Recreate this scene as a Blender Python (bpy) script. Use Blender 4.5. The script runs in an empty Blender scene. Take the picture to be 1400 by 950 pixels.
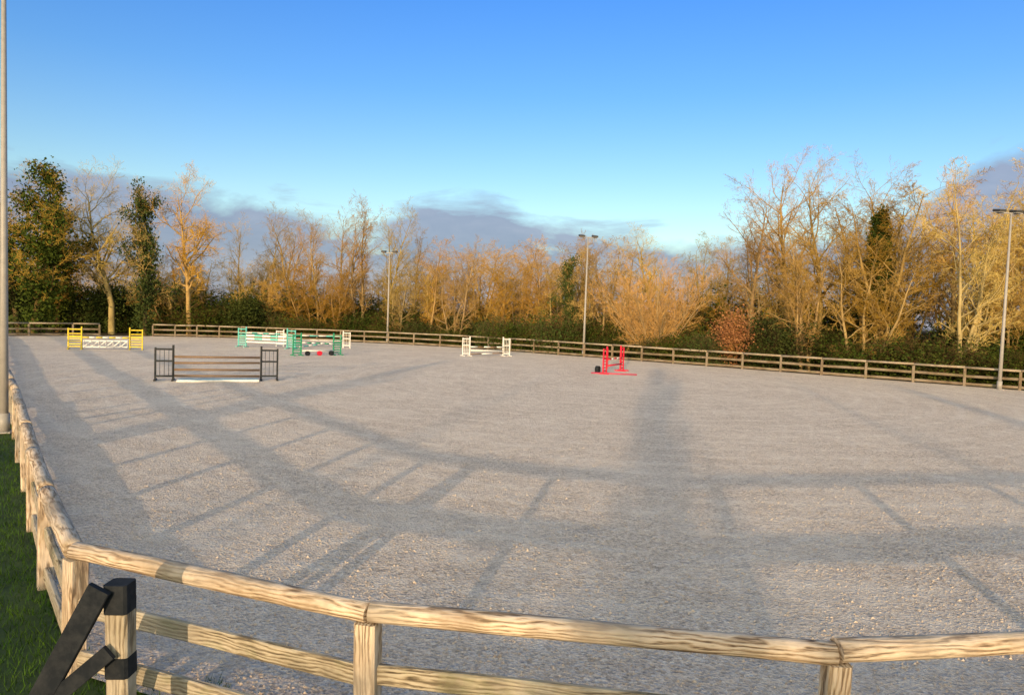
import bpy, math, random
import numpy as np
from mathutils import Vector, Matrix
R=math.radians
scene=bpy.context.scene
scene.view_settings.view_transform='Standard'
scene.view_settings.look='None'
scene.view_settings.exposure=0
COL=scene.collection

# ---------------------------------------------------------------- materials
def newmat(name):
    m=bpy.data.materials.new(name); m.use_nodes=True
    nt=m.node_tree; b=nt.nodes['Principled BSDF']
    b.inputs['Roughness'].default_value=0.85
    b.inputs['Specular IOR Level'].default_value=0.25
    return m,nt,b
def N(nt,t,**k):
    n=nt.nodes.new(t)
    for a,v in k.items(): setattr(n,a,v)
    return n
def ramp(nt,src,stops,interp='LINEAR'):
    r=N(nt,'ShaderNodeValToRGB'); r.color_ramp.interpolation=interp
    e=r.color_ramp.elements
    e[0].position,e[0].color=stops[0][0],(*stops[0][1],1)
    e[1].position,e[1].color=stops[-1][0],(*stops[-1][1],1)
    for p,c in stops[1:-1]:
        x=e.new(p); x.color=(*c,1)
    nt.links.new(src,r.inputs[0]); return r.outputs[0]
def mixc(nt,fac,a,b,mode='MIX'):
    m=N(nt,'ShaderNodeMix',data_type='RGBA',blend_type=mode)
    for s,v in ((0,fac),(6,a),(7,b)):
        if hasattr(v,'links'): nt.links.new(v,m.inputs[s])
        else: m.inputs[s].default_value=v if s==0 else (*v,1)
    return m.outputs[2]
def math_(nt,op,a,b=None,c=None,clamp=False):
    m=N(nt,'ShaderNodeMath',operation=op); m.use_clamp=clamp
    for i,v in enumerate((a,b,c)):
        if v is None: continue
        if hasattr(v,'links'): nt.links.new(v,m.inputs[i])
        else: m.inputs[i].default_value=v
    return m.outputs[0]
def coords(nt,scale=(1,1,1),kind='Object',loc=(0,0,0)):
    t=N(nt,'ShaderNodeTexCoord'); mp=N(nt,'ShaderNodeMapping')
    mp.inputs['Scale'].default_value=scale; mp.inputs['Location'].default_value=loc
    nt.links.new(t.outputs[kind],mp.inputs[0]); return mp.outputs[0]
def noise(nt,vec,scale,detail=4,rough=.55,dist=0):
    n=N(nt,'ShaderNodeTexNoise'); n.inputs['Scale'].default_value=scale
    n.inputs['Detail'].default_value=detail; n.inputs['Roughness'].default_value=rough
    n.inputs['Distortion'].default_value=dist
    nt.links.new(vec,n.inputs['Vector']); return n.outputs['Fac']
def bump(nt,b,h,strength,dist,prev=None):
    n=N(nt,'ShaderNodeBump'); n.inputs['Strength'].default_value=strength
    n.inputs['Distance'].default_value=dist
    nt.links.new(h,n.inputs['Height'])
    if prev is not None: nt.links.new(prev,n.inputs['Normal'])
    nt.links.new(n.outputs[0],b.inputs['Normal']); return n.outputs[0]

def wood_mat(name,light,mid,dark,green=0.0,gray=.25):
    m,nt,b=newmat(name)
    oi=N(nt,'ShaderNodeObjectInfo')
    t=N(nt,'ShaderNodeTexCoord')
    add=N(nt,'ShaderNodeVectorMath',operation='ADD')
    cx=N(nt,'ShaderNodeCombineXYZ')
    r100=math_(nt,'MULTIPLY',oi.outputs['Random'],57.0)
    nt.links.new(r100,cx.inputs[0]);nt.links.new(r100,cx.inputs[1])
    nt.links.new(t.outputs['Object'],add.inputs[0]); nt.links.new(cx.outputs[0],add.inputs[1])
    mp=N(nt,'ShaderNodeMapping'); mp.inputs['Scale'].default_value=(1.2,14,14)
    nt.links.new(add.outputs[0],mp.inputs[0])
    g1=noise(nt,mp.outputs[0],3.0,6,.7,1.2)
    mp2=N(nt,'ShaderNodeMapping'); mp2.inputs['Scale'].default_value=(1.3,6,6)
    nt.links.new(add.outputs[0],mp2.inputs[0])
    w=N(nt,'ShaderNodeTexWave',wave_type='BANDS',bands_direction='Z'); w.inputs['Scale'].default_value=1.5
    w.inputs['Distortion'].default_value=13; w.inputs['Detail'].default_value=3; w.inputs['Detail Scale'].default_value=.9
    nt.links.new(mp2.outputs[0],w.inputs['Vector'])
    g=math_(nt,'ADD',math_(nt,'MULTIPLY',g1,.72),math_(nt,'MULTIPLY',w.outputs['Fac'],.28))
    c=ramp(nt,g,[(.31,dark),(.43,mid),(.56,light),(.8,tuple(x*1.15 for x in light))])
    big=noise(nt,add.outputs[0],1.9,4,.65)
    c=mixc(nt,ramp(nt,big,[(.42,(0,0,0)),(.66,(.7,.7,.7))]),c,tuple(x*.6 for x in mid))
    gy=noise(nt,add.outputs[0],.9,3,.5)
    c=mixc(nt,ramp(nt,gy,[(.45,(0,0,0)),(.6,(gray,)*3)]),c,(.42,.38,.33))
    if green>0:
        gn=noise(nt,add.outputs[0],3.1,4,.7)
        c=mixc(nt,ramp(nt,gn,[(.5,(0,0,0)),(.7,(green,)*3)]),c,(.16,.19,.08))
    nt.links.new(c,b.inputs['Base Color'])
    bump(nt,b,g,.85,.014)
    return m
M_wood=wood_mat('weathered_timber',(.60,.49,.38),(.42,.31,.21),(.11,.07,.045),.12,.4)
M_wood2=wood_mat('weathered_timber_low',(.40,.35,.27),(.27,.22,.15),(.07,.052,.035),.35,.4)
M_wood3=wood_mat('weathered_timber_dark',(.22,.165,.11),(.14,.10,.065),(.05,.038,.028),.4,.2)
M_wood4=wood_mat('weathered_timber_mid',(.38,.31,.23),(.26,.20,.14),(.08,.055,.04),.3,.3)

def bark_mat(name,c1,c2,var=.35,hue=.03):
    m,nt,b=newmat(name)
    oi=N(nt,'ShaderNodeObjectInfo')
    v=coords(nt,(1,1,.4)); n=noise(nt,v,2.2,2,.7)
    c=ramp(nt,n,[(.3,c1),(.7,c2)])
    k=math_(nt,'ADD',math_(nt,'MULTIPLY',oi.outputs['Random'],var),1-var/2)
    hs=N(nt,'ShaderNodeHueSaturation'); nt.links.new(c,hs.inputs['Color']); nt.links.new(k,hs.inputs['Value'])
    r2=math_(nt,'FRACT',math_(nt,'MULTIPLY',oi.outputs['Random'],7.31))
    nt.links.new(math_(nt,'ADD',math_(nt,'MULTIPLY',r2,hue),.5-hue*.4),hs.inputs['Hue'])
    r3=math_(nt,'FRACT',math_(nt,'MULTIPLY',oi.outputs['Random'],13.7))
    nt.links.new(math_(nt,'ADD',math_(nt,'MULTIPLY',r3,.22),.86),hs.inputs['Saturation'])
    nt.links.new(hs.outputs[0],b.inputs['Base Color'])
    b.inputs['Roughness'].default_value=.9; b.inputs['Specular IOR Level'].default_value=0
    return m
M_bark=bark_mat('bark_golden',(.19,.13,.055),(.38,.27,.11))
M_twig=bark_mat('twigs_golden',(.30,.185,.04),(.50,.32,.07),.7)
M_twig_o=bark_mat('twigs_russet',(.38,.20,.03),(.54,.30,.05))
M_dark=bark_mat('brush_brown',(.05,.035,.016),(.13,.09,.035),.7)
M_ivy=bark_mat('ivy_leaves',(.018,.034,.008),(.07,.088,.016),.5)
M_rust=bark_mat('beech_leaves',(.20,.08,.035),(.34,.16,.06),.3)
M_grassbl=bark_mat('grass_blades',(.026,.065,.012),(.07,.12,.022),.1)

def paint(name,c,rough=.5,dirt=.35):
    m,nt,b=newmat(name)
    v=coords(nt); n=noise(nt,v,7,5,.7)
    cc=ramp(nt,n,[(.35,tuple(x*(1-dirt)+.015 for x in c)),(.6,c)])
    nt.links.new(cc,b.inputs['Base Color']); b.inputs['Roughness'].default_value=rough
    bump(nt,b,n,.15,.004)
    return m
P_black=paint('paint_black',(.012,.015,.018)); P_yel=paint('paint_yellow',(.70,.54,.03)); P_white=paint('paint_white',(.70,.70,.68),dirt=.2)
P_red=paint('paint_red',(.60,.01,.04)); P_pink=paint('paint_pink',(.50,.06,.12)); P_green=paint('paint_green',(.01,.25,.13)); P_turq=paint('paint_turquoise',(.12,.50,.46))
P_blue=paint('paint_blue',(.25,.45,.60)); P_brown=paint('pole_brown',(.18,.115,.07)); P_navy=paint('paint_navy',(.006,.009,.014),.9,0)
M_steel=paint('galvanised_steel',(.30,.29,.28),.45,.2); M_lamp=paint('lamp_housing',(.05,.05,.05),.5)
m,nt,b=newmat('lamp_glass'); b.inputs['Base Color'].default_value=(.5,.5,.5,1); b.inputs['Roughness'].default_value=.15; M_glass=m

# ---- arena surface
def arena_mat():
    m,nt,b=newmat('arena_gravel_sand')
    v=coords(nt)
    vo=N(nt,'ShaderNodeTexVoronoi'); vo.inputs['Scale'].default_value=28; nt.links.new(v,vo.inputs['Vector'])
    sp=N(nt,'ShaderNodeSeparateColor'); nt.links.new(vo.outputs['Color'],sp.inputs[0])
    mid=noise(nt,v,8,6,.8); big=noise(nt,v,.35,4,.6); m2=noise(nt,v,1.9,4,.65)
    c=ramp(nt,sp.outputs[0],[(0,(.50,.395,.31)),(.45,(.80,.66,.54)),(.85,(.86,.725,.60)),(1,(.95,.84,.73))])
    c=mixc(nt,ramp(nt,mid,[(.35,(.7,)*3),(.48,(0,0,0))]),c,(.33,.25,.19))
    c=mixc(nt,ramp(nt,m2,[(.35,(.35,)*3),(.52,(0,0,0))]),c,(.50,.40,.32))
    c=mixc(nt,ramp(nt,big,[(.42,(0,0,0)),(.7,(.5,)*3)]),c,(.89,.765,.64))
    tr=None
    for loc,sc,di in (((-6,-38,0),.30,7),((10,-30,0),.8,5)):
        t2=coords(nt,loc=loc)
        wv=N(nt,'ShaderNodeTexWave',wave_type='RINGS',rings_direction='Z'); wv.inputs['Scale'].default_value=sc
        wv.inputs['Distortion'].default_value=di; wv.inputs['Detail'].default_value=3; wv.inputs['Detail Scale'].default_value=.16
        nt.links.new(t2,wv.inputs['Vector'])
        x=math_(nt,'POWER',wv.outputs['Fac'],5)
        tr=x if tr is None else math_(nt,'ADD',tr,math_(nt,'MULTIPLY',x,ramp(nt,big,[(.45,(0,0,0)),(.6,(.8,)*3)])))
    trk=math_(nt,'MULTIPLY',tr,ramp(nt,m2,[(.4,(.1,)*3),(.6,(1,)*3)]))
    c=mixc(nt,math_(nt,'MULTIPLY',trk,.45,clamp=True),c,(.92,.81,.69))
    nt.links.new(c,b.inputs['Base Color']); b.inputs['Roughness'].default_value=.97; b.inputs['Specular IOR Level'].default_value=.05
    h=math_(nt,'MULTIPLY_ADD',vo.outputs['Distance'],.5,mid)
    h=math_(nt,'MULTIPLY_ADD',m2,1.8,h)
    bump(nt,b,h,1.0,.07)
    return m
M_arena=arena_mat()
def ground_mat():
    m,nt,b=newmat('grass_ground')
    v=coords(nt); n1=noise(nt,v,3,6,.7); n2=noise(nt,v,.12,4,.6)
    g=ramp(nt,n1,[(.3,(.02,.035,.01)),(.6,(.05,.08,.02)),(.8,(.09,.10,.04))])
    l=ramp(nt,n1,[(.3,(.04,.03,.015)),(.7,(.11,.075,.04))])
    sx=N(nt,'ShaderNodeSeparateXYZ'); nt.links.new(v,sx.inputs[0])
    far=math_(nt,'MULTIPLY_ADD',sx.outputs[1],.04,-1.0,clamp=True)
    c=mixc(nt,far,g,mixc(nt,ramp(nt,n2,[(.5,(0,0,0)),(.62,(.6,)*3)]),l,g))
    nt.links.new(c,b.inputs['Base Color'])
    bump(nt,b,n1,.7,.04)
    return m
M_ground=ground_mat()

# ---------------------------------------------------------------- mesh builder
class MB:
    def __init__(s): s.v=[];s.f=[];s.m=[];s.sm=[]
    def tube(s,pts,rad,sides=6,mat=0,cap=False,smooth=True):
        base=len(s.v); n=len(pts)
        d=(pts[-1]-pts[0]).normalized()
        a=d.orthogonal().normalized(); c=d.cross(a)
        cs=[(math.cos(2*math.pi*k/sides),math.sin(2*math.pi*k/sides)) for k in range(sides)]
        for p,r in zip(pts,rad):
            for x,y in cs:
                s.v.append((p.x+(a.x*x+c.x*y)*r,p.y+(a.y*x+c.y*y)*r,p.z+(a.z*x+c.z*y)*r))
        for i in range(n-1):
            for k in range(sides):
                k2=(k+1)%sides; o=base+i*sides
                s.f.append((o+k,o+k2,o+sides+k2,o+sides+k)); s.m.append(mat); s.sm.append(smooth)
        if cap:
            s.f.append(tuple(base+k for k in reversed(range(sides)))); s.m.append(mat); s.sm.append(False)
            s.f.append(tuple(base+(n-1)*sides+k for k in range(sides))); s.m.append(mat); s.sm.append(False)
    def blade(s,p0,p1,p2,r,a,mat):
        b=len(s.v); ax=a.x*r; ay=a.y*r; az=a.z*r
        s.v+=[(p0.x-ax,p0.y-ay,p0.z-az),(p0.x+ax,p0.y+ay,p0.z+az),(p1.x+ax*.8,p1.y+ay*.8,p1.z+az*.8),(p1.x-ax*.8,p1.y-ay*.8,p1.z-az*.8),(p2.x,p2.y,p2.z)]
        s.f+=[(b,b+1,b+2,b+3),(b+3,b+2,b+4)]; s.m+=[mat,mat]; s.sm+=[False,False]
    def beam(s,p0,p1,w,h,mat=0,up=(0,0,1),bev=.12):
        p0=Vector(p0);p1=Vector(p1);x=(p1-p0).normalized();u=Vector(up)
        if abs(x.dot(u))>.98: u=Vector((0,1,0)) if abs(x.y)<.9 else Vector((1,0,0))
        y=u.cross(x).normalized(); z=x.cross(y); bv=min(w,h)*bev
        pr=[(w/2,h/2-bv),(w/2-bv,h/2),(-w/2+bv,h/2),(-w/2,h/2-bv),(-w/2,-h/2+bv),(-w/2+bv,-h/2),(w/2-bv,-h/2),(w/2,-h/2+bv)]
        base=len(s.v)
        for p in (p0,p1):
            for a,c in pr: s.v.append(tuple(p+y*a+z*c))
        for k in range(8):
            k2=(k+1)%8; s.f.append((base+k,base+k2,base+8+k2,base+8+k)); s.m.append(mat); s.sm.append(False)
        s.f.append(tuple(base+k for k in reversed(range(8)))); s.m.append(mat); s.sm.append(False)
        s.f.append(tuple(base+8+k for k in range(8))); s.m.append(mat); s.sm.append(False)
    def quads(s,P,size,rs,mat=0,elong=1.4):
        n=len(P); a=rs.normal(size=(n,3)); a/=np.linalg.norm(a,axis=1)[:,None]
        b_=rs.normal(size=(n,3)); b_=np.cross(a,b_); b_/=np.linalg.norm(b_,axis=1)[:,None]
        sz=size*rs.uniform(.6,1.4,size=(n,1)); a=a*sz*elong*.5; b_=b_*sz*.5
        V=np.stack([P-a,P+b_,P+a,P-b_],1).reshape(-1,3)
        base=len(s.v); s.v.extend(map(tuple,V.tolist()))
        s.f.extend([(base+4*i,base+4*i+1,base+4*i+2,base+4*i+3) for i in range(n)])
        s.m.extend([mat]*n); s.sm.extend([False]*n)
    def mesh(s,name,mats):
        me=bpy.data.meshes.new(name); me.from_pydata(s.v,[],s.f)
        for m in mats: me.materials.append(m)
        me.polygons.foreach_set('material_index',s.m); me.polygons.foreach_set('use_smooth',s.sm)
        me.update(); return me
def obj(name,data,parent=None,loc=(0,0,0),rot=(0,0,0),sc=(1,1,1)):
    o=bpy.data.objects.new(name,data); COL.objects.link(o)
    o.location=loc;o.rotation_euler=rot;o.scale=sc
    if parent: o.parent=parent
    return o
def empty(name,loc=(0,0,0)):
    o=bpy.data.objects.new(name,None); COL.objects.link(o); o.location=loc; o.empty_display_size=.3; return o

# ---------------------------------------------------------------- trees
def grow(mb,rng,p,d,L,r,l,P,rec):
    w=P['wander'][l]; up=P['up'][l]; tp=P['taper'][l]
    if l>=P['max']:
        d1=Vector((d.x+rng.gauss(0,w),d.y+rng.gauss(0,w),d.z+rng.gauss(0,w)+up)).normalized()
        p1=p+d*(L*.5); p2=p1+d1*(L*.5)
        a=Vector((rng.gauss(0,1),rng.gauss(0,1),rng.gauss(0,1))).cross(d).normalized()
        mb.blade(p,p1,p2,r*1.25,a,1); return
    n=P['seg'][l]; pts=[p];rad=[r]
    for i in range(n):
        d=Vector((d.x+rng.gauss(0,w),d.y+rng.gauss(0,w),d.z+rng.gauss(0,w)+up)).normalized()
        p=p+d*(L/n); pts.append(p); rad.append(max(r*(1-(1-tp)*(i+1)/n),.005))
    mb.tube(pts,rad,P['sides'][l],0 if l<2 else 1)
    if l<2: rec.append((l,pts,rad))
    k=P['kids'][l]; st=P['start'][l]
    for j in range(k):
        t=st+(1-st)*(j+rng.random())/k; t=min(t,.995)
        x=t*n; i=int(x); fr=x-i
        q=pts[i].lerp(pts[i+1],fr); rr=rad[i]*(1-fr)+rad[i+1]*fr
        ax=(pts[i+1]-pts[i]).normalized()
        o=ax.orthogonal().normalized(); o=Matrix.Rotation(rng.random()*6.283,3,ax)@o
        an=R(P['ang'][l])*rng.uniform(.65,1.3)
        nd=ax*math.cos(an)+o*math.sin(an)
        ts=(t-st)/(1-st)
        f=1-ts*P['shape'][l]
        if l==0: f*=min(1,.55+ts*1.6)
        nl=L*P['lr'][l]*f*rng.uniform(.7,1.2)
        grow(mb,rng,q,nd,nl,min(rr*.62,P['rmax'][l+1]),l+1,P,rec)
BASE=dict(seg=[9,6,4,2,2],wander=[.06,.15,.2,.24,.28],up=[.03,.045,.03,.01,0],taper=[.12,.2,.25,.35,.5],
    sides=[8,5,3,3,3],kids=[18,8,6,8],start=[.25,.2,.15,.1],ang=[52,48,48,48],lr=[.42,.42,.5,.55],
    shape=[.55,.5,.4,.3],rmax=[1,.14,.045,.018,.012],max=4)
def P_(**k):
    d={a:(list(b) if isinstance(b,list) else b) for a,b in BASE.items()}; d.update(k); return d
def make_tree(name,seed,P,H,r,stems=1,mats=None,leaf=None,lean=.06,spread=.0):
    rng=random.Random(seed); rs=np.random.RandomState(seed); mb=MB(); rec=[]
    for s in range(stems):
        a=rng.random()*6.283; k=spread*(.3+rng.random()) if stems>1 else 0
        d=Vector((math.cos(a)*k+rng.gauss(0,lean),math.sin(a)*k+rng.gauss(0,lean),1)).normalized()
        b0=Vector((math.cos(a)*.25,math.sin(a)*.25,-.15)) if stems>1 else Vector((0,0,-.15))
        grow(mb,rng,b0,d,H*rng.uniform(.7,1) if stems>1 else H,r,0,P,rec)
    if leaf:
        pts=[]
        for l,ps,rd in rec:
            if l==1 and leaf.get('limbs',0)<=rng.random(): continue
            for i in range(len(ps)-1):
                if l==0 and ps[i].z>leaf['top']*H: continue
                if l==1 and i>len(ps)*.6: continue
                n=leaf['n'] if l==0 else leaf['n']//4
                cl=max(2,int(n/28))
                sp=leaf['sp']*(1.15-.6*ps[i].z/H) if l==0 else leaf['sp']*.5
                for c in range(cl):
                    q=ps[i].lerp(ps[i+1],rng.random()); th=rng.random()*6.283; rr=sp*rng.uniform(.2,1.0)
                    cc=np.array([q.x+math.cos(th)*rr,q.y+math.sin(th)*rr,q.z+rng.gauss(0,.15)])
                    pts.append(cc+rs.normal(size=(28,3))*np.array([.24,.24,.3])*leaf.get('cl',1))
        Pn=np.concatenate(pts); Pn=Pn[Pn[:,2]>.05]
        mb.quads(Pn,leaf['size'],rs,2)
    me=mb.mesh(name,mats); me['H']=max(v[2] for v in mb.v)
    return me
TM=[M_bark,M_twig,M_ivy]
T_tall=[make_tree('tall_tree_%d'%i,10+i,P_(kids=[28,8,6,7],start=[.18,.2,.15,.1],ang=[38,42,44,46],lr=[.24,.45,.5,.55],up=[.02,.08,.04,.01,0],shape=[.3,.5,.4,.3]),15,.17,mats=TM) for i in range(3)]
T_broad=[make_tree('broad_tree_%d'%i,30+i,P_(kids=[22,9,7,8],start=[.22,.25,.15,.1],ang=[45,46,48,48],lr=[.42,.44,.5,.5],shape=[.4,.5,.4,.3]),14,.26,mats=TM,lean=.03) for i in range(3)]
T_oak=[make_tree('oak_tree_%d'%i,44+i,P_(kids=[24,11,8,9],start=[.28,.25,.15,.1],ang=[55,50,48,46],lr=[.44,.45,.5,.5],wander=[.07,.2,.26,.28,.28],shape=[.3,.4,.4,.3],rmax=[1,.14,.05,.022,.015]),14,.33,mats=TM,lean=.02) for i in range(2)]
T_multi=[make_tree('multi_tree_%d'%i,50+i,P_(kids=[17,7,6,7],start=[.15,.2,.15,.1],ang=[48,46,48,48],lr=[.32,.46,.5,.55],shape=[.35,.5,.4,.3]),10,.10,stems=4,spread=.2,mats=TM) for i in range(4)]
T_shrub=[make_tree('round_shrub_%d'%i,60+i,P_(kids=[11,7,9,0],start=[.12,.2,.15,.1],ang=[26,32,36,40],lr=[.42,.5,.55,.5],max=3,rmax=[1,.03,.015,.010,.01],up=[.01,.03,.03,.02,0],seg=[7,5,3,2,1]),6,.05,stems=34,spread=.85,mats=[M_bark,M_twig_o,M_ivy]) for i in range(1)]
T_brush=[make_tree('brush_%d'%i,70+i,P_(kids=[8,6,7,0],start=[.05,.1,.1,.1],ang=[40,45,50,40],lr=[.5,.55,.55,.5],max=3,rmax=[1,.03,.015,.011,.01],seg=[6,4,3,2,1]),3.4,.035,stems=22,spread=1.0,mats=[M_dark,M_dark,M_ivy],leaf=dict(top=.6,n=18,sp=.7,size=.09,cl=2)) for i in range(2)]
T_holly=[make_tree('holly',77,P_(kids=[9,5,5,0],start=[.1,.1,.1,.1],max=3,rmax=[1,.03,.015,.011,.01]),6,.08,stems=7,spread=.5,mats=[M_dark,M_dark,M_ivy],leaf=dict(top=1,n=110,sp=.9,size=.14,limbs=.5,cl=2.2))]
T_ivy=[make_tree('ivy_tree_%d'%i,80+i,P_(kids=[22,9,8,9],start=[.18,.2,.15,.1],lr=[.46,.44,.5,.5]),14,.26,mats=[M_dark,M_twig,M_ivy],leaf=dict(top=.66,n=440,sp=1.0,size=.17,limbs=.6,cl=1.45)) for i in range(3)]
T_rust=[make_tree('beech',90,P_(kids=[10,6,5,4],start=[.1,.2,.15,.1],lr=[.45,.45,.5,.5]),5,.06,stems=3,spread=.3,mats=[M_bark,M_twig_o,M_rust],leaf=dict(top=1,n=50,sp=1.3,size=.11,limbs=.8,cl=2.4))]
def conifer(seed):
    rng=random.Random(seed); rs=np.random.RandomState(seed); mb=MB(); H=12
    mb.tube([Vector((0,0,-.1)),Vector((.1,0,H*.5)),Vector((.05,.05,H))],[.2,.12,.02],8,0)
    pts=[]
    for i in range(420):
        z=H*(.08+.92*rng.random()); r=1.35*max(0,1-z/H)**.55*(.5+.7*rng.random())+.12
        th=rng.random()*6.283; e=Vector((math.cos(th)*r,math.sin(th)*r,z+rng.uniform(-.1,.35)))
        mb.tube([Vector((.05,0,z)),e],[.02,.005],3,1)
        for t in (.55,.8,1.0):
            q=Vector((.05,0,z)).lerp(e,t); pts.append(np.array(q)+rs.normal(size=(22,3))*np.array([.16,.16,.22]))
    mb.quads(np.concatenate(pts),.13,rs,2); me=mb.mesh('conifer',[M_dark,M_dark,M_ivy]); me['H']=H; return me
T_con=conifer(5)

rngp=random.Random(7)
def put(name,me,x,y,H,wid=1.0,parent=None,rot=None):
    k=H/me['H']
    return obj(name,me,parent,(x,y,-.02),(0,0,rngp.random()*6.28 if rot is None else rot),(k*wid,k*wid,k))
put('ivy_clad_tree',T_ivy[0],-46.3,66,17,1.1)
put('ivy_clad_tree',T_ivy[1],-49.8,69,15.5,1.2)
put('ivy_clad_tree',T_ivy[2],-48,72,14,1.2)
put('bare_oak_tree',T_oak[0],-42.3,72,19.5,1.0)
put('ivy_clad_tree',T_ivy[2],-38.2,71,16.5,.85)
put('bare_oak_tree',T_oak[1],-34.6,73,19,.85)
put('holly_bush',T_holly[0],-45,75,6.5,1.3); put('holly_bush',T_holly[0],-52,74,8,1.2); put('holly_bush',T_holly[0],-30.5,76,5.5,1.3)
put('holly_bush',T_holly[0],-40.5,76.5,5.5,1.3)
for i,(px,H) in enumerate([(-31.5,14),(-29.6,15.5),(-27.8,14.5),(-26.2,16.2),(-24.4,14.8),(-22.6,15.6),(-20.8,15),(-19.2,16.5),(-17.4,17.8),(-15.6,17),(-13.8,16.2),(-12.2,14.6),(-28.5,14.2),(-18.2,16)]):
    put('slender_bare_tree',T_tall[i%3],px,81+rngp.uniform(-2,4),H,rngp.uniform(.95,1.25))
put('round_bare_shrub',T_shrub[0],12.6,60.5,9.6,.82)
put('conifer_tree',T_con,28.4,53.6,12.3)
for x,y,H,w,t in [(20.5,60,16.5,1,0),(23.6,58.5,19,1.0,1),(26.6,60,18.4,.95,2),(31.2,57,18.4,1,0),(34.8,54,16.5,.95,1),(37.5,50,14.5,1,2),(41,52,15.5,1,0)]:
    put('spreading_bare_tree',T_broad[t],x,y,H,w)
put('ivy_clad_tree',T_ivy[1],5.6,66,9.5,.9)
put('holly_bush',T_holly[0],33,50,4.6,1.3); put('holly_bush',T_holly[0],22.5,56,5,1.3); put('holly_bush',T_holly[0],37,47,5,1.3)
put('beech_sapling',T_rust[0],17.8,55.5,5.6,1.1)
put('beech_sapling',T_rust[0],4.0,66,4.6,1.1)
# background woodland (one mass)
wood=empty('woodland')
F0=Vector((-13,72));F1=Vector((60,20.5)); fd=(F1-F0).normalized(); fn=Vector((-fd.y,fd.x))
if fn.y<0: fn=-fn
def along(s,o):
    p=F0+fd*s+fn*o; return p.x,p.y
s=-2
while s<68:
    for o0 in (7,14,23):
        x,y=along(s+rngp.uniform(-2,2),o0+rngp.uniform(-2.5,2.5))
        t=rngp.choice(T_multi+T_multi+[T_tall[0],T_broad[2]])
        right=s>36
        H=rngp.uniform(8,11.8)*(1.25 if right else 1.0)*(1+.010*o0)
        if 22<s<34 and o0<10: continue
        put('tree_part',t,x,y,H,rngp.uniform(1.05,1.4),wood)
    s+=3.7
s=-4
while s<68:
    for o0 in (4.2,8,19):
        x,y=along(s+rngp.uniform(-1,1),o0+rngp.uniform(-1,1.5))
        put('brush_part',rngp.choice(T_brush),x,y,rngp.uniform(2.0,4.8)*(1.8 if o0>15 else 1),rngp.uniform(1,1.5),wood)
    s+=3.1
x=-70
while x<-8:
    for y0 in (78,88,100):
        if y0==78 and x<-28 and rngp.random()<.6: continue
        y=y0+rngp.uniform(-3,3)
        H=rngp.uniform(7,10.5)*(1+.008*(y0-77))
        put('tree_part',rngp.choice(T_multi),x+rngp.uniform(-2,2),y,H,rngp.uniform(1.1,1.5),wood)
    put('brush_part',rngp.choice(T_brush),x+rngp.uniform(-1,1),75.5+rngp.uniform(-1,2),rngp.uniform(2.5,4.5),1.5,wood)
    put('brush_part',rngp.choice(T_brush),x+rngp.uniform(-1,1),84+rngp.uniform(-1,2),rngp.uniform(4.5,7),1.5,wood)
    x+=4
# hedge and trees behind the viewpoint (they throw the long shadows)
grove=empty('rear_hedgerow')
for x,H in [(-25,3.2),(-22,4.0),(-18.6,4.8),(-15.5,3.9),(-12.5,4.2),(-10.6,3.5),(-6.0,4.1),(-3.9,4.8),(-2.6,3.8),(2.7,4.1),(5.0,4.5),(8,3.9),(12.8,4.3),(16,4.5),(19.5,4.3)]:
    put('bush_part',T_holly[0],x,-20+rngp.uniform(-.6,.6),H,.85,grove)
for x,y,H,t in [(-3.9,-21,8.5,T_ivy[0]),(-18.8,-22,8.5,T_ivy[1]),(-12.3,-23,8,T_tall[0]),(3.6,-23,9,T_tall[2]),(9.6,-22,8,T_ivy[2]),(15,-24,8.5,T_broad[1]),(-27,-24,6.5,T_tall[1])]:
    put('tree_part',t,x,y,H,.7,grove)

# ---------------------------------------------------------------- ground
me=bpy.data.meshes.new('ground'); S=1500
me.from_pydata([(-S,-S,0),(S,-S,0),(S,S,0),(-S,S,0)],[],[(0,1,2,3)]); me.materials.append(M_ground)
obj('ground',me,loc=(0,0,-.03))
near=[(-18.7,25),(-12.3,16.9),(-10.5,14.55),(-8.8,12.35),(-7.2,10.25),(-5.6,8.2),(-4.0,6.25),(-1.03,5.18),(2.4,4.8),(5.7,5.3),(8.9,6.0),(12.1,6.6)]
leftfar=[(-18.7,25),(-24,32),(-30,40),(-36,48),(-42,55.5),(-46,60)]
farl=[(-46,60),(-44.3,62.5),(-42,65.2),(-40.3,66.6)]
far2=[(-36.9,70),(-33,71.4),(-28.7,72.2),(-20.7,72.3),(-13,71.6),(-4.5,68.4),(6.4,60.3),(30.8,41.2),(48,28.5)]
ap=near+[(30,7),(48,10),(50,20),(48,28.5)]+far2[::-1][1:]+farl[::-1]+leftfar[::-1][1:-1]
me=bpy.data.meshes.new('arena_surface')
me.from_pydata([(x,y,0) for x,y in ap],[],[tuple(range(len(ap)))]); me.materials.append(M_arena)
ar=obj('arena_surface',me)

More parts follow.
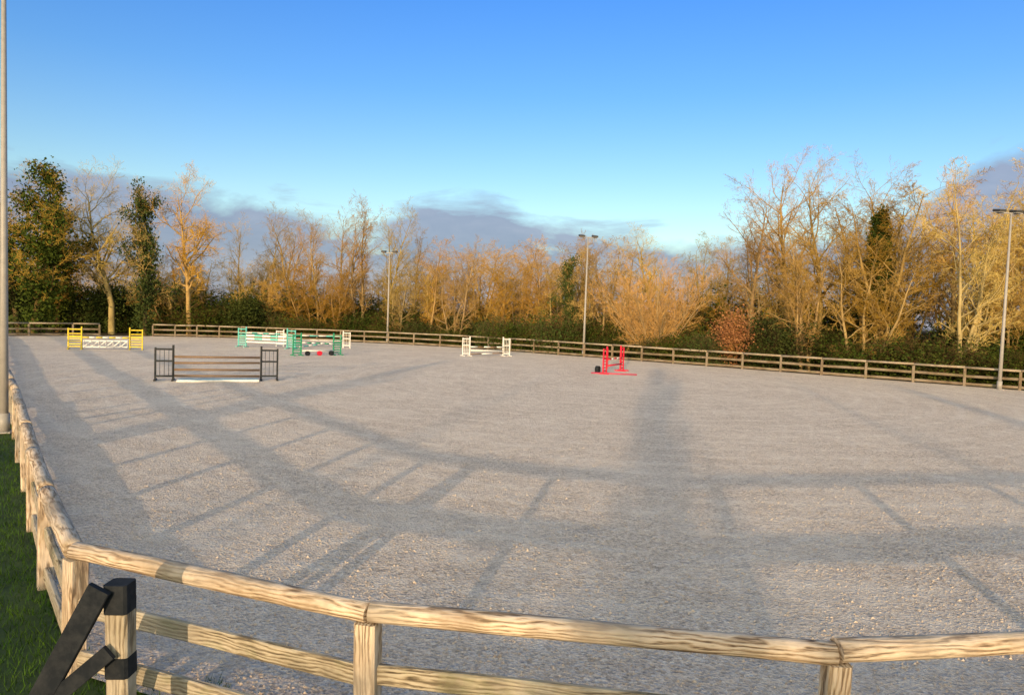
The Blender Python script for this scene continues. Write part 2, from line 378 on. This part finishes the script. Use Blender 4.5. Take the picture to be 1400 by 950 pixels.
# ---------------------------------------------------------------- fence
def timber(name,p0,p1,w,h,mat,parent,prof='box',up=(0,0,1),seed=0,segs=10,wob=.004):
    p0=Vector(p0);p1=Vector(p1);L=(p1-p0).length;x=(p1-p0).normalized();u=Vector(up)
    y=u.cross(x).normalized();z=x.cross(y)
    if prof=='box':
        bv=.016; pr=[(w/2,h/2-bv),(w/2-bv,h/2),(-w/2+bv,h/2),(-w/2,h/2-bv),(-w/2,-h/2+bv),(-w/2+bv,-h/2),(w/2-bv,-h/2),(w/2,-h/2+bv)]
    else:
        pr=[]
        for k in range(18):
            a=2*math.pi*k/18; yy=math.cos(a)*w/2; zz=math.sin(a)*h/2
            pr.append((yy,max(zz,-h*.34)))
    rg=random.Random(seed); n=len(pr); V=[];F=[];ph=[rg.uniform(0,6.28) for _ in range(4)]
    for i in range(segs+1):
        t=i/segs*L; oy=wob*math.sin(t*1.7+ph[0])+wob*.5*math.sin(t*4.1+ph[1]); oz=wob*math.sin(t*1.3+ph[2]); k=1+.03*math.sin(t*2.3+ph[3])
        if i in(0,segs): k*=.985
        for a,c in pr: V.append((t,a*k+oy,c*k+oz))
    for i in range(segs):
        for k in range(n):
            k2=(k+1)%n; F.append((i*n+k,i*n+k2,(i+1)*n+k2,(i+1)*n+k))
    F.append(tuple(reversed(range(n)))); F.append(tuple(segs*n+k for k in range(n)))
    me=bpy.data.meshes.new(name); me.from_pydata(V,[],F); me.materials.append(mat)
    if prof!='box': me.polygons.foreach_set('use_smooth',[True]*(len(F)-2)+[False]*2)
    o=obj(name,me,parent); M=Matrix((x,y,z)).transposed().to_4x4(); M.translation=p0; o.matrix_world=M
    return o
def resample(poly,step):
    out=[Vector(poly[0])]
    for a,b_ in zip(poly,poly[1:]):
        a=Vector(a);b_=Vector(b_);n=max(1,round((b_-a).length/step))
        for i in range(1,n+1): out.append(a.lerp(b_,i/n))
    return out
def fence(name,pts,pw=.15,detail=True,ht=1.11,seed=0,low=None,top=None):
    par=empty(name); rg=random.Random(seed); low=low or M_wood2; top=top or M_wood
    for i,p in enumerate(pts):
        q=pts[min(i+1,len(pts)-1)]-pts[max(i-1,0)]
        t=Vector((q.x,q.y,0)).normalized()
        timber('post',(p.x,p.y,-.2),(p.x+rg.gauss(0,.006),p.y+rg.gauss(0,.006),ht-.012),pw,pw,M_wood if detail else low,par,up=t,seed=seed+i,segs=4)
        if i==len(pts)-1: break
        n=pts[i+1]; d=(n-p).normalized(); g=d*.004
        z=ht+.06+rg.gauss(0,.007)
        timber('top_rail',(p.x+g.x,p.y+g.y,z),(n.x-g.x,n.y-g.y,z+rg.gauss(0,.007)),.185,.165,top,par,prof='round',seed=seed+i,segs=14 if detail else 2)
        for z in (.66,.16):
            e=d*(pw*.3)
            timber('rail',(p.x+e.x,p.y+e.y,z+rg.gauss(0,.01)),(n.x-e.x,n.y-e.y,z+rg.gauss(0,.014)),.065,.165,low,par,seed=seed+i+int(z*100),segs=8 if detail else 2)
    return par
nearpts=[Vector(p) for p in near[1:]]
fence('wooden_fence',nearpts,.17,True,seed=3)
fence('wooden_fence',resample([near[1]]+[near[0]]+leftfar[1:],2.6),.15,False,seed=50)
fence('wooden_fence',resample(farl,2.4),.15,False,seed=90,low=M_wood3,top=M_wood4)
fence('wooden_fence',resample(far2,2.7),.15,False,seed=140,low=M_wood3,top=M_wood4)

# ---------------------------------------------------------------- floodlights
def floodlight(x,y,H,yaw=0,arm=1.7,r=.095):
    par=empty('floodlight_pole',(x,y,0)); par.rotation_euler=(0,0,yaw)
    mb=MB(); mb.tube([Vector((0,0,0)),Vector((0,0,H*.35)),Vector((0,0,H))],[r*1.15,r*.95,r*.55],14,0,True)
    mb.tube([Vector((0,0,0)),Vector((0,0,.5))],[r*1.5,r*1.5],14,0,True); mb.beam((-.2,0,.01),(.2,0,.01),.4,.04)
    obj('pole',mb.mesh('pole',[M_steel]),par)
    mb=MB(); mb.beam((-arm/2,0,H),(arm/2,0,H),.07,.07); obj('crossarm',mb.mesh('crossarm',[M_steel]),par)
    for k,xx in enumerate((-arm*.42,arm*.12,arm*.46) if arm>1.8 else (-arm*.36,arm*.36)):
        mb=MB(); mb.beam((xx,-.35,H+.08),(xx,.2,H+.17),.46,.16,0,bev=.25); mb.beam((xx,-.32,H-.005),(xx,.14,H+.065),.4,.02,1)
        mb.beam((xx,0,H-.05),(xx,0,H+.1),.05,.05)
        obj('lamp_head_%d'%(k+1),mb.mesh('lamp_head',[M_lamp,M_glass]),par)
floodlight(6.45,61.4,10.6,.2)
floodlight(29.7,41.4,10.6,.1,2.0)
floodlight(-13.4,73.2,9.6,-.1)
floodlight(-13.08,17.55,12.8,.3,1.7,.085)

# ---------------------------------------------------------------- jumps
def jump(name,a,b_,H,wmat,build,wing=.62,slats='v',poles=(),pr=.05):
    a=Vector((*a,0));b_=Vector((*b_,0)); par=empty(name,a); L=(b_-a).length
    par.rotation_euler=(0,0,math.atan2((b_-a).y,(b_-a).x))
    for nm,x0,sg in (('wing_1',wing,-1),('wing_2',L-wing,1)):
        mb=MB(); x1=x0+sg*wing
        mb.beam((x0,0,.06),(x0,0,H),.09,.09); mb.beam((x1,0,.06),(x1,0,H*.93),.08,.08)
        for z in (.2,H*.55,H*.88): mb.beam((min(x0,x1)+.03,0,z),(max(x0,x1)-.03,0,z-.001),.05,.08)
        if slats=='v':
            for k in range(1,4):
                xx=x0+(x1-x0)*k/4; mb.beam((xx,.004,.22),(xx,.004,H*.87),.02,.04)
        elif slats=='h':
            for k in range(1,6):
                z=.2+(H*.68)*k/6; mb.beam((min(x0,x1)+.03,.004,z),(max(x0,x1)-.03,.004,z),.03,.07)
        for xx in (x0,x1): mb.beam((xx,-.38,.035),(xx,.38,.035),.09,.07)
        mb.beam((x0,-.09,.3),(x0,-.06,H-.1),.04,.02)
        obj(nm,mb.mesh(nm,[wmat]),par)
    mats=[]
    mb=MB()
    def mi(m):
        if m not in mats: mats.append(m)
        return mats.index(m)
    for k,(z,z2,y,cols,n) in enumerate(poles):
        x0=wing+.06;x1=L-wing-.06
        for i in range(n):
            t0=i/n;t1=(i+1)/n
            mb.tube([Vector((x0+(x1-x0)*t0,y,z+(z2-z)*t0)),Vector((x0+(x1-x0)*t1,y,z+(z2-z)*t1))],[pr,pr],12,mi(cols[i%len(cols)]),True)
    if poles: obj('poles',mb.mesh('poles',mats),par)
    if build: build(par,wing,L)
    return par
def water_tray(par,w,L):
    mb=MB(); mb.beam((w+.2,-.5,.05),(L-w-.1,-.5,.05),.6,.09); mb.beam((w+.25,-.5,.10),(L-w-.15,-.5,.10),.5,.02,1)
    obj('water_tray',mb.mesh('water_tray',[P_white,P_blue]),par)
jump('black_show_jump',(-15.9,30.4),(-11.1,32.3),1.6,P_black,water_tray,.72,'v',
     [(1.08,1.07,-.1,[P_brown],1),(.80,.82,-.1,[P_brown],1),(.50,.48,-.1,[P_brown],1),(.22,.2,-.1,[P_brown],1)],.05)
def gate(par,w,L):
    mb=MB()
    for z in (.18,.62): mb.beam((w+.1,-.12,z),(L-w-.1,-.12,z),.04,.1)
    n=6
    for i in range(n+1):
        x=w+.15+(L-2*w-.3)*i/n; mb.beam((x,-.155,.15),(x,-.155,.66),.03,.07)
    for i in range(n):
        x=w+.15+(L-2*w-.3)*i/n; x2=w+.15+(L-2*w-.3)*(i+1)/n
        mb.beam((x,-.19,.2),(x2,-.19,.6),.02,.06)
    obj('gate_filler',mb.mesh('gate_filler',[P_white]),par)
jump('yellow_show_jump',(-31,47.6),(-26.9,49.6),1.6,P_yel,gate,.8,'h',[(.85,.85,-.08,[P_yel,P_white],7)])
def planks(par,w,L):
    mb=MB()
    for z in (.45,.72,.99):
        n=5
        for i in range(n):
            x0=w+.05+(L-2*w-.1)*i/n;x1=w+.05+(L-2*w-.1)*(i+1)/n-.003
            mb.beam((x0,-.08,z),(x1,-.08,z),.03,.15 if z>.5 else .1,1 if i%2 and z>.5 else 0)
    obj('planks',mb.mesh('planks',[P_white,P_turq]),par)
jump('white_and_turquoise_show_jump',(-23,57.3),(-18,56.6),1.7,P_turq,planks,.7,'h',[(1.2,1.2,-.08,[P_white,P_turq],7)])
jump('white_show_jump',(-20.6,59.6),(-14.6,61.4),1.5,P_white,None,.6,'v',[(1.0,1.0,-.08,[P_white,P_turq],7),(.6,.6,-.08,[P_white],1)])
def fillers(par,w,L):
    mb=MB(); n=3
    for i in range(n):
        x=w+.35+(L-2*w-.7)*i/(n-1)
        mb.tube([Vector((x,-.45,.18)),Vector((x,-.25,.18))],[.17,.17],18,i%2,True)
    obj('tyre_filler',mb.mesh('tyre_filler',[P_navy,P_red]),par)
jump('green_show_jump',(-15.7,48.9),(-12.9,51.4),1.65,P_green,fillers,.6,'h',[(.95,.85,-.08,[P_white,P_green],7),(.6,.9,.4,[P_white,P_turq],7),(.35,.35,-.1,[P_white],1)])
jump('white_show_jump',(-4.0,55.4),(-.2,57.4),1.6,P_white,None,.62,'v',[(.75,.75,-.08,[P_white,P_brown],5),(.45,.45,-.08,[P_white],1),(.15,.25,-.08,[P_brown,P_white],3)])
def flower(par,w,L):
    mb=MB(); mb.tube([Vector((.3,.35,.24)),Vector((.3,.58,.24))],[.23,.23],18,0,True)
    mb.tube([Vector((-.2,.7,.05)),Vector((.9,-1.9,.05))],[.045,.045],12,1,True)
    obj('tyre_and_ground_pole',mb.mesh('tyre',[P_navy,P_pink]),par)
jump('red_show_jump',(5.7,42.3),(7.5,45.7),1.7,P_red,flower,.6,'h',[(.9,.9,-.08,[P_red,P_white],5),(.5,.5,-.08,[P_red],1)])

# foreground trestle (black and bare wood jump stand)
tr=empty('jump_trestle'); TX,TY=-2.95,5.15
def T3(x,y,z): return (TX+x,TY+y,z)
timber('upright',T3(.03,0,-.02),T3(0,0,1.33),.15,.17,M_wood2,tr,up=(1,0,0),seed=8,segs=4,wob=.002)
mb=MB(); mb.beam(T3(.004,0,1.12),T3(0,0,1.345),.18,.165,0); mb.beam(T3(.016,0,.62),T3(.010,0,.78),.18,.165,0); obj('bands',mb.mesh('bands',[P_navy]),tr)
mb=MB(); mb.beam(T3(-.08,-.12,1.34),T3(-.74,-.2,0),.17,.05,0,up=(0,1,0)); mb.beam(T3(-.40,-.17,.50),T3(.0,-.13,.86),.12,.04,0,up=(0,1,0)); mb.beam(T3(.0,.10,1.2),T3(-.25,.55,0),.13,.05,0,up=(0,1,0)); obj('legs',mb.mesh('legs',[P_navy]),tr)

# ---------------------------------------------------------------- grass and stones
rs=np.random.RandomState(3)
def side(px,py):
    pl=near[:8]
    ys=np.array([p[1] for p in pl][::-1]); xs=np.array([p[0] for p in pl][::-1])
    return px-np.interp(py,ys,xs)
n=170000; px=rs.uniform(-22,-1,n); py=rs.uniform(3.5,24,n); sd=side(px,py)
keep=(sd<.25)&(sd>-7.5)&(rs.uniform(size=n)<np.clip(1.3-(sd+.25)*1.0,0,1)*np.clip(9/py,0.2,1))
px,py=px[keep],py[keep]
tx=[];ty=[]
for k in range(12):
    t=rs.uniform(-.1,.9); cx=-4+2.97*t+rs.normal()*.1; cy=6.25-1.07*t+rs.uniform(.1,.4); m_=rs.randint(15,70)
    tx.append(cx+rs.normal(size=m_)*.06); ty.append(cy+rs.normal(size=m_)*.06)
px=np.concatenate([px]+tx); py=np.concatenate([py]+ty); n=len(px)
hh=rs.uniform(.04,.10,n); th=rs.uniform(0,6.28,n); w=rs.uniform(.003,.007,n); ln=rs.uniform(-.06,.06,(n,2))
B=np.stack([px,py,np.full(n,-.03)],1); wd=np.stack([np.cos(th)*w,np.sin(th)*w,np.zeros(n)],1); tip=B+np.stack([ln[:,0],ln[:,1],hh+.02],1)
V=np.stack([B-wd,B+wd,tip],1).reshape(-1,3); mb=MB(); mb.v=V.tolist(); mb.f=[(3*i,3*i+1,3*i+2) for i in range(n)]; mb.m=[0]*n; mb.sm=[False]*n
obj('grass_verge',mb.mesh('grass_verge',[M_grassbl]))
n=40000; py=5+ (rs.uniform(size=n)**1.5)*20; px=rs.uniform(-.85,.85,n)*(py+2); sd=side(px,py)
keep=((sd>.1)|(px>-1))&(rs.uniform(size=n)<np.clip((26-py)/14,0,1)); px,py=px[keep],py[keep]; n=len(px)
sz=np.minimum(rs.gamma(2,.0030,n)+.004,.022); o8=np.array([(1,0,0),(0,1,0),(-1,0,0),(0,-1,0),(0,0,.8),(0,0,-.8)])
V=np.stack([px,py,sz*.2],1)[:,None,:]+o8[None]*sz[:,None,None]*rs.uniform(.6,1.3,(n,6,1)); V=V.reshape(-1,3)
T=[(0,1,4),(1,2,4),(2,3,4),(3,0,4),(1,0,5),(2,1,5),(3,2,5),(0,3,5)]
mb=MB(); mb.v=V.tolist(); mb.f=[(6*i+a,6*i+b2,6*i+c) for i in range(n) for a,b2,c in T]; mb.m=[0]*len(mb.f); mb.sm=[False]*len(mb.f)
m,nt,b=newmat('stone_chips'); v=coords(nt); c=ramp(nt,noise(nt,v,15,2,.5),[(.3,(.36,.28,.22)),(.5,(.54,.44,.35)),(.75,(.66,.55,.45))]); nt.links.new(c,b.inputs['Base Color'])
obj('gravel',mb.mesh('gravel',[m]))

# ---------------------------------------------------------------- light and sky
EL=R(6.5); AZ=R(192)
w=bpy.data.worlds.new('World'); scene.world=w; w.use_nodes=True; nt=w.node_tree; nt.nodes.clear()
out=N(nt,'ShaderNodeOutputWorld'); bg=N(nt,'ShaderNodeBackground'); bg2=N(nt,'ShaderNodeBackground'); mx=N(nt,'ShaderNodeMixShader')
sky=N(nt,'ShaderNodeTexSky',sky_type='NISHITA'); sky.sun_disc=False; sky.sun_elevation=EL; sky.sun_rotation=AZ
sky.air_density=1.0; sky.dust_density=.3; sky.ozone_density=1.5
tc=N(nt,'ShaderNodeTexCoord'); sx=N(nt,'ShaderNodeSeparateXYZ'); nt.links.new(tc.outputs['Generated'],sx.inputs[0])
tint=ramp(nt,sx.outputs[2],[(.02,(.58,.60,.62)),(.16,(.48,.57,.66)),(.30,(.29,.49,.78)),(.48,(.17,.42,.90)),(.8,(.17,.42,.90))])
vm=N(nt,'ShaderNodeVectorMath',operation='MULTIPLY'); nt.links.new(sky.outputs[0],vm.inputs[0]); nt.links.new(tint,vm.inputs[1])
vs=N(nt,'ShaderNodeVectorMath',operation='SCALE'); nt.links.new(vm.outputs[0],vs.inputs[0]); vs.inputs['Scale'].default_value=2.65
# sunward sky behind the camera, boosted and warmed as added fill for the arena
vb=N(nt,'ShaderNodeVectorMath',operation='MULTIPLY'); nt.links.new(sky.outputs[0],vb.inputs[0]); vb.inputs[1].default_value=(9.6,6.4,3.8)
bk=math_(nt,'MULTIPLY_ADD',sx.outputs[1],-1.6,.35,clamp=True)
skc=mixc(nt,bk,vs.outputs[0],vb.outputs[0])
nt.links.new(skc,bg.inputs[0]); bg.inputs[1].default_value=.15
az=math_(nt,'ARCTAN2',sx.outputs[0],sx.outputs[1])
azn=math_(nt,'MULTIPLY_ADD',az,1/R(100),.5,clamp=True)
def hz(a): return (a+50)/100
hv=ramp(nt,azn,[(0,(.17,)*3),(hz(-36),(.165,)*3),(hz(-27),(.15,)*3),(hz(-20),(.14,)*3),(hz(-12),(.11,)*3),(hz(-7),(.155,)*3),(hz(-2),(.16,)*3),(hz(3),(.125,)*3),(hz(9),(.13,)*3),(hz(17),(.11,)*3),(hz(28),(.13,)*3),(hz(35),(.20,)*3),(1,(.21,)*3)],'EASE')
mp=N(nt,'ShaderNodeMapping'); mp.inputs['Scale'].default_value=(1,1,3.2); nt.links.new(tc.outputs['Generated'],mp.inputs[0])
nz=noise(nt,mp.outputs[0],6,6,.6,.4)
d=math_(nt,'SUBTRACT',math_(nt,'ADD',hv,math_(nt,'MULTIPLY_ADD',nz,.14,-.07)),sx.outputs[2])
mask=math_(nt,'MULTIPLY_ADD',d,26,.4,clamp=True)
mask=math_(nt,'MULTIPLY',mask,.88)
cc=ramp(nt,nz,[(.3,(.20,.26,.42)),(.7,(.37,.41,.55))]); nt.links.new(cc,bg2.inputs[0]); bg2.inputs[1].default_value=1
nt.links.new(mask,mx.inputs[0]); nt.links.new(bg.outputs[0],mx.inputs[1]); nt.links.new(bg2.outputs[0],mx.inputs[2]); nt.links.new(mx.outputs[0],out.inputs[0])
sl=bpy.data.lights.new('sun','SUN'); sl.energy=5; sl.angle=R(.5); sl.color=(1,.72,.41)
so=obj('sun',sl); Sd=Vector((math.sin(AZ)*math.cos(EL),math.cos(AZ)*math.cos(EL),math.sin(EL))); so.rotation_euler=Sd.to_track_quat('Z','Y').to_euler()

# ---------------------------------------------------------------- camera
cd=bpy.data.cameras.new('camera'); cd.lens=24; cd.sensor_width=36; cd.clip_end=4000
co=obj('camera',cd,loc=(0,0,3.5))
M=Matrix.Rotation(R(90-2.76),4,'X')@Matrix.Rotation(R(2.0),4,'Z'); M.translation=(0,0,3.5); co.matrix_world=M
scene.camera=co
print('OBJS',len(bpy.data.objects))
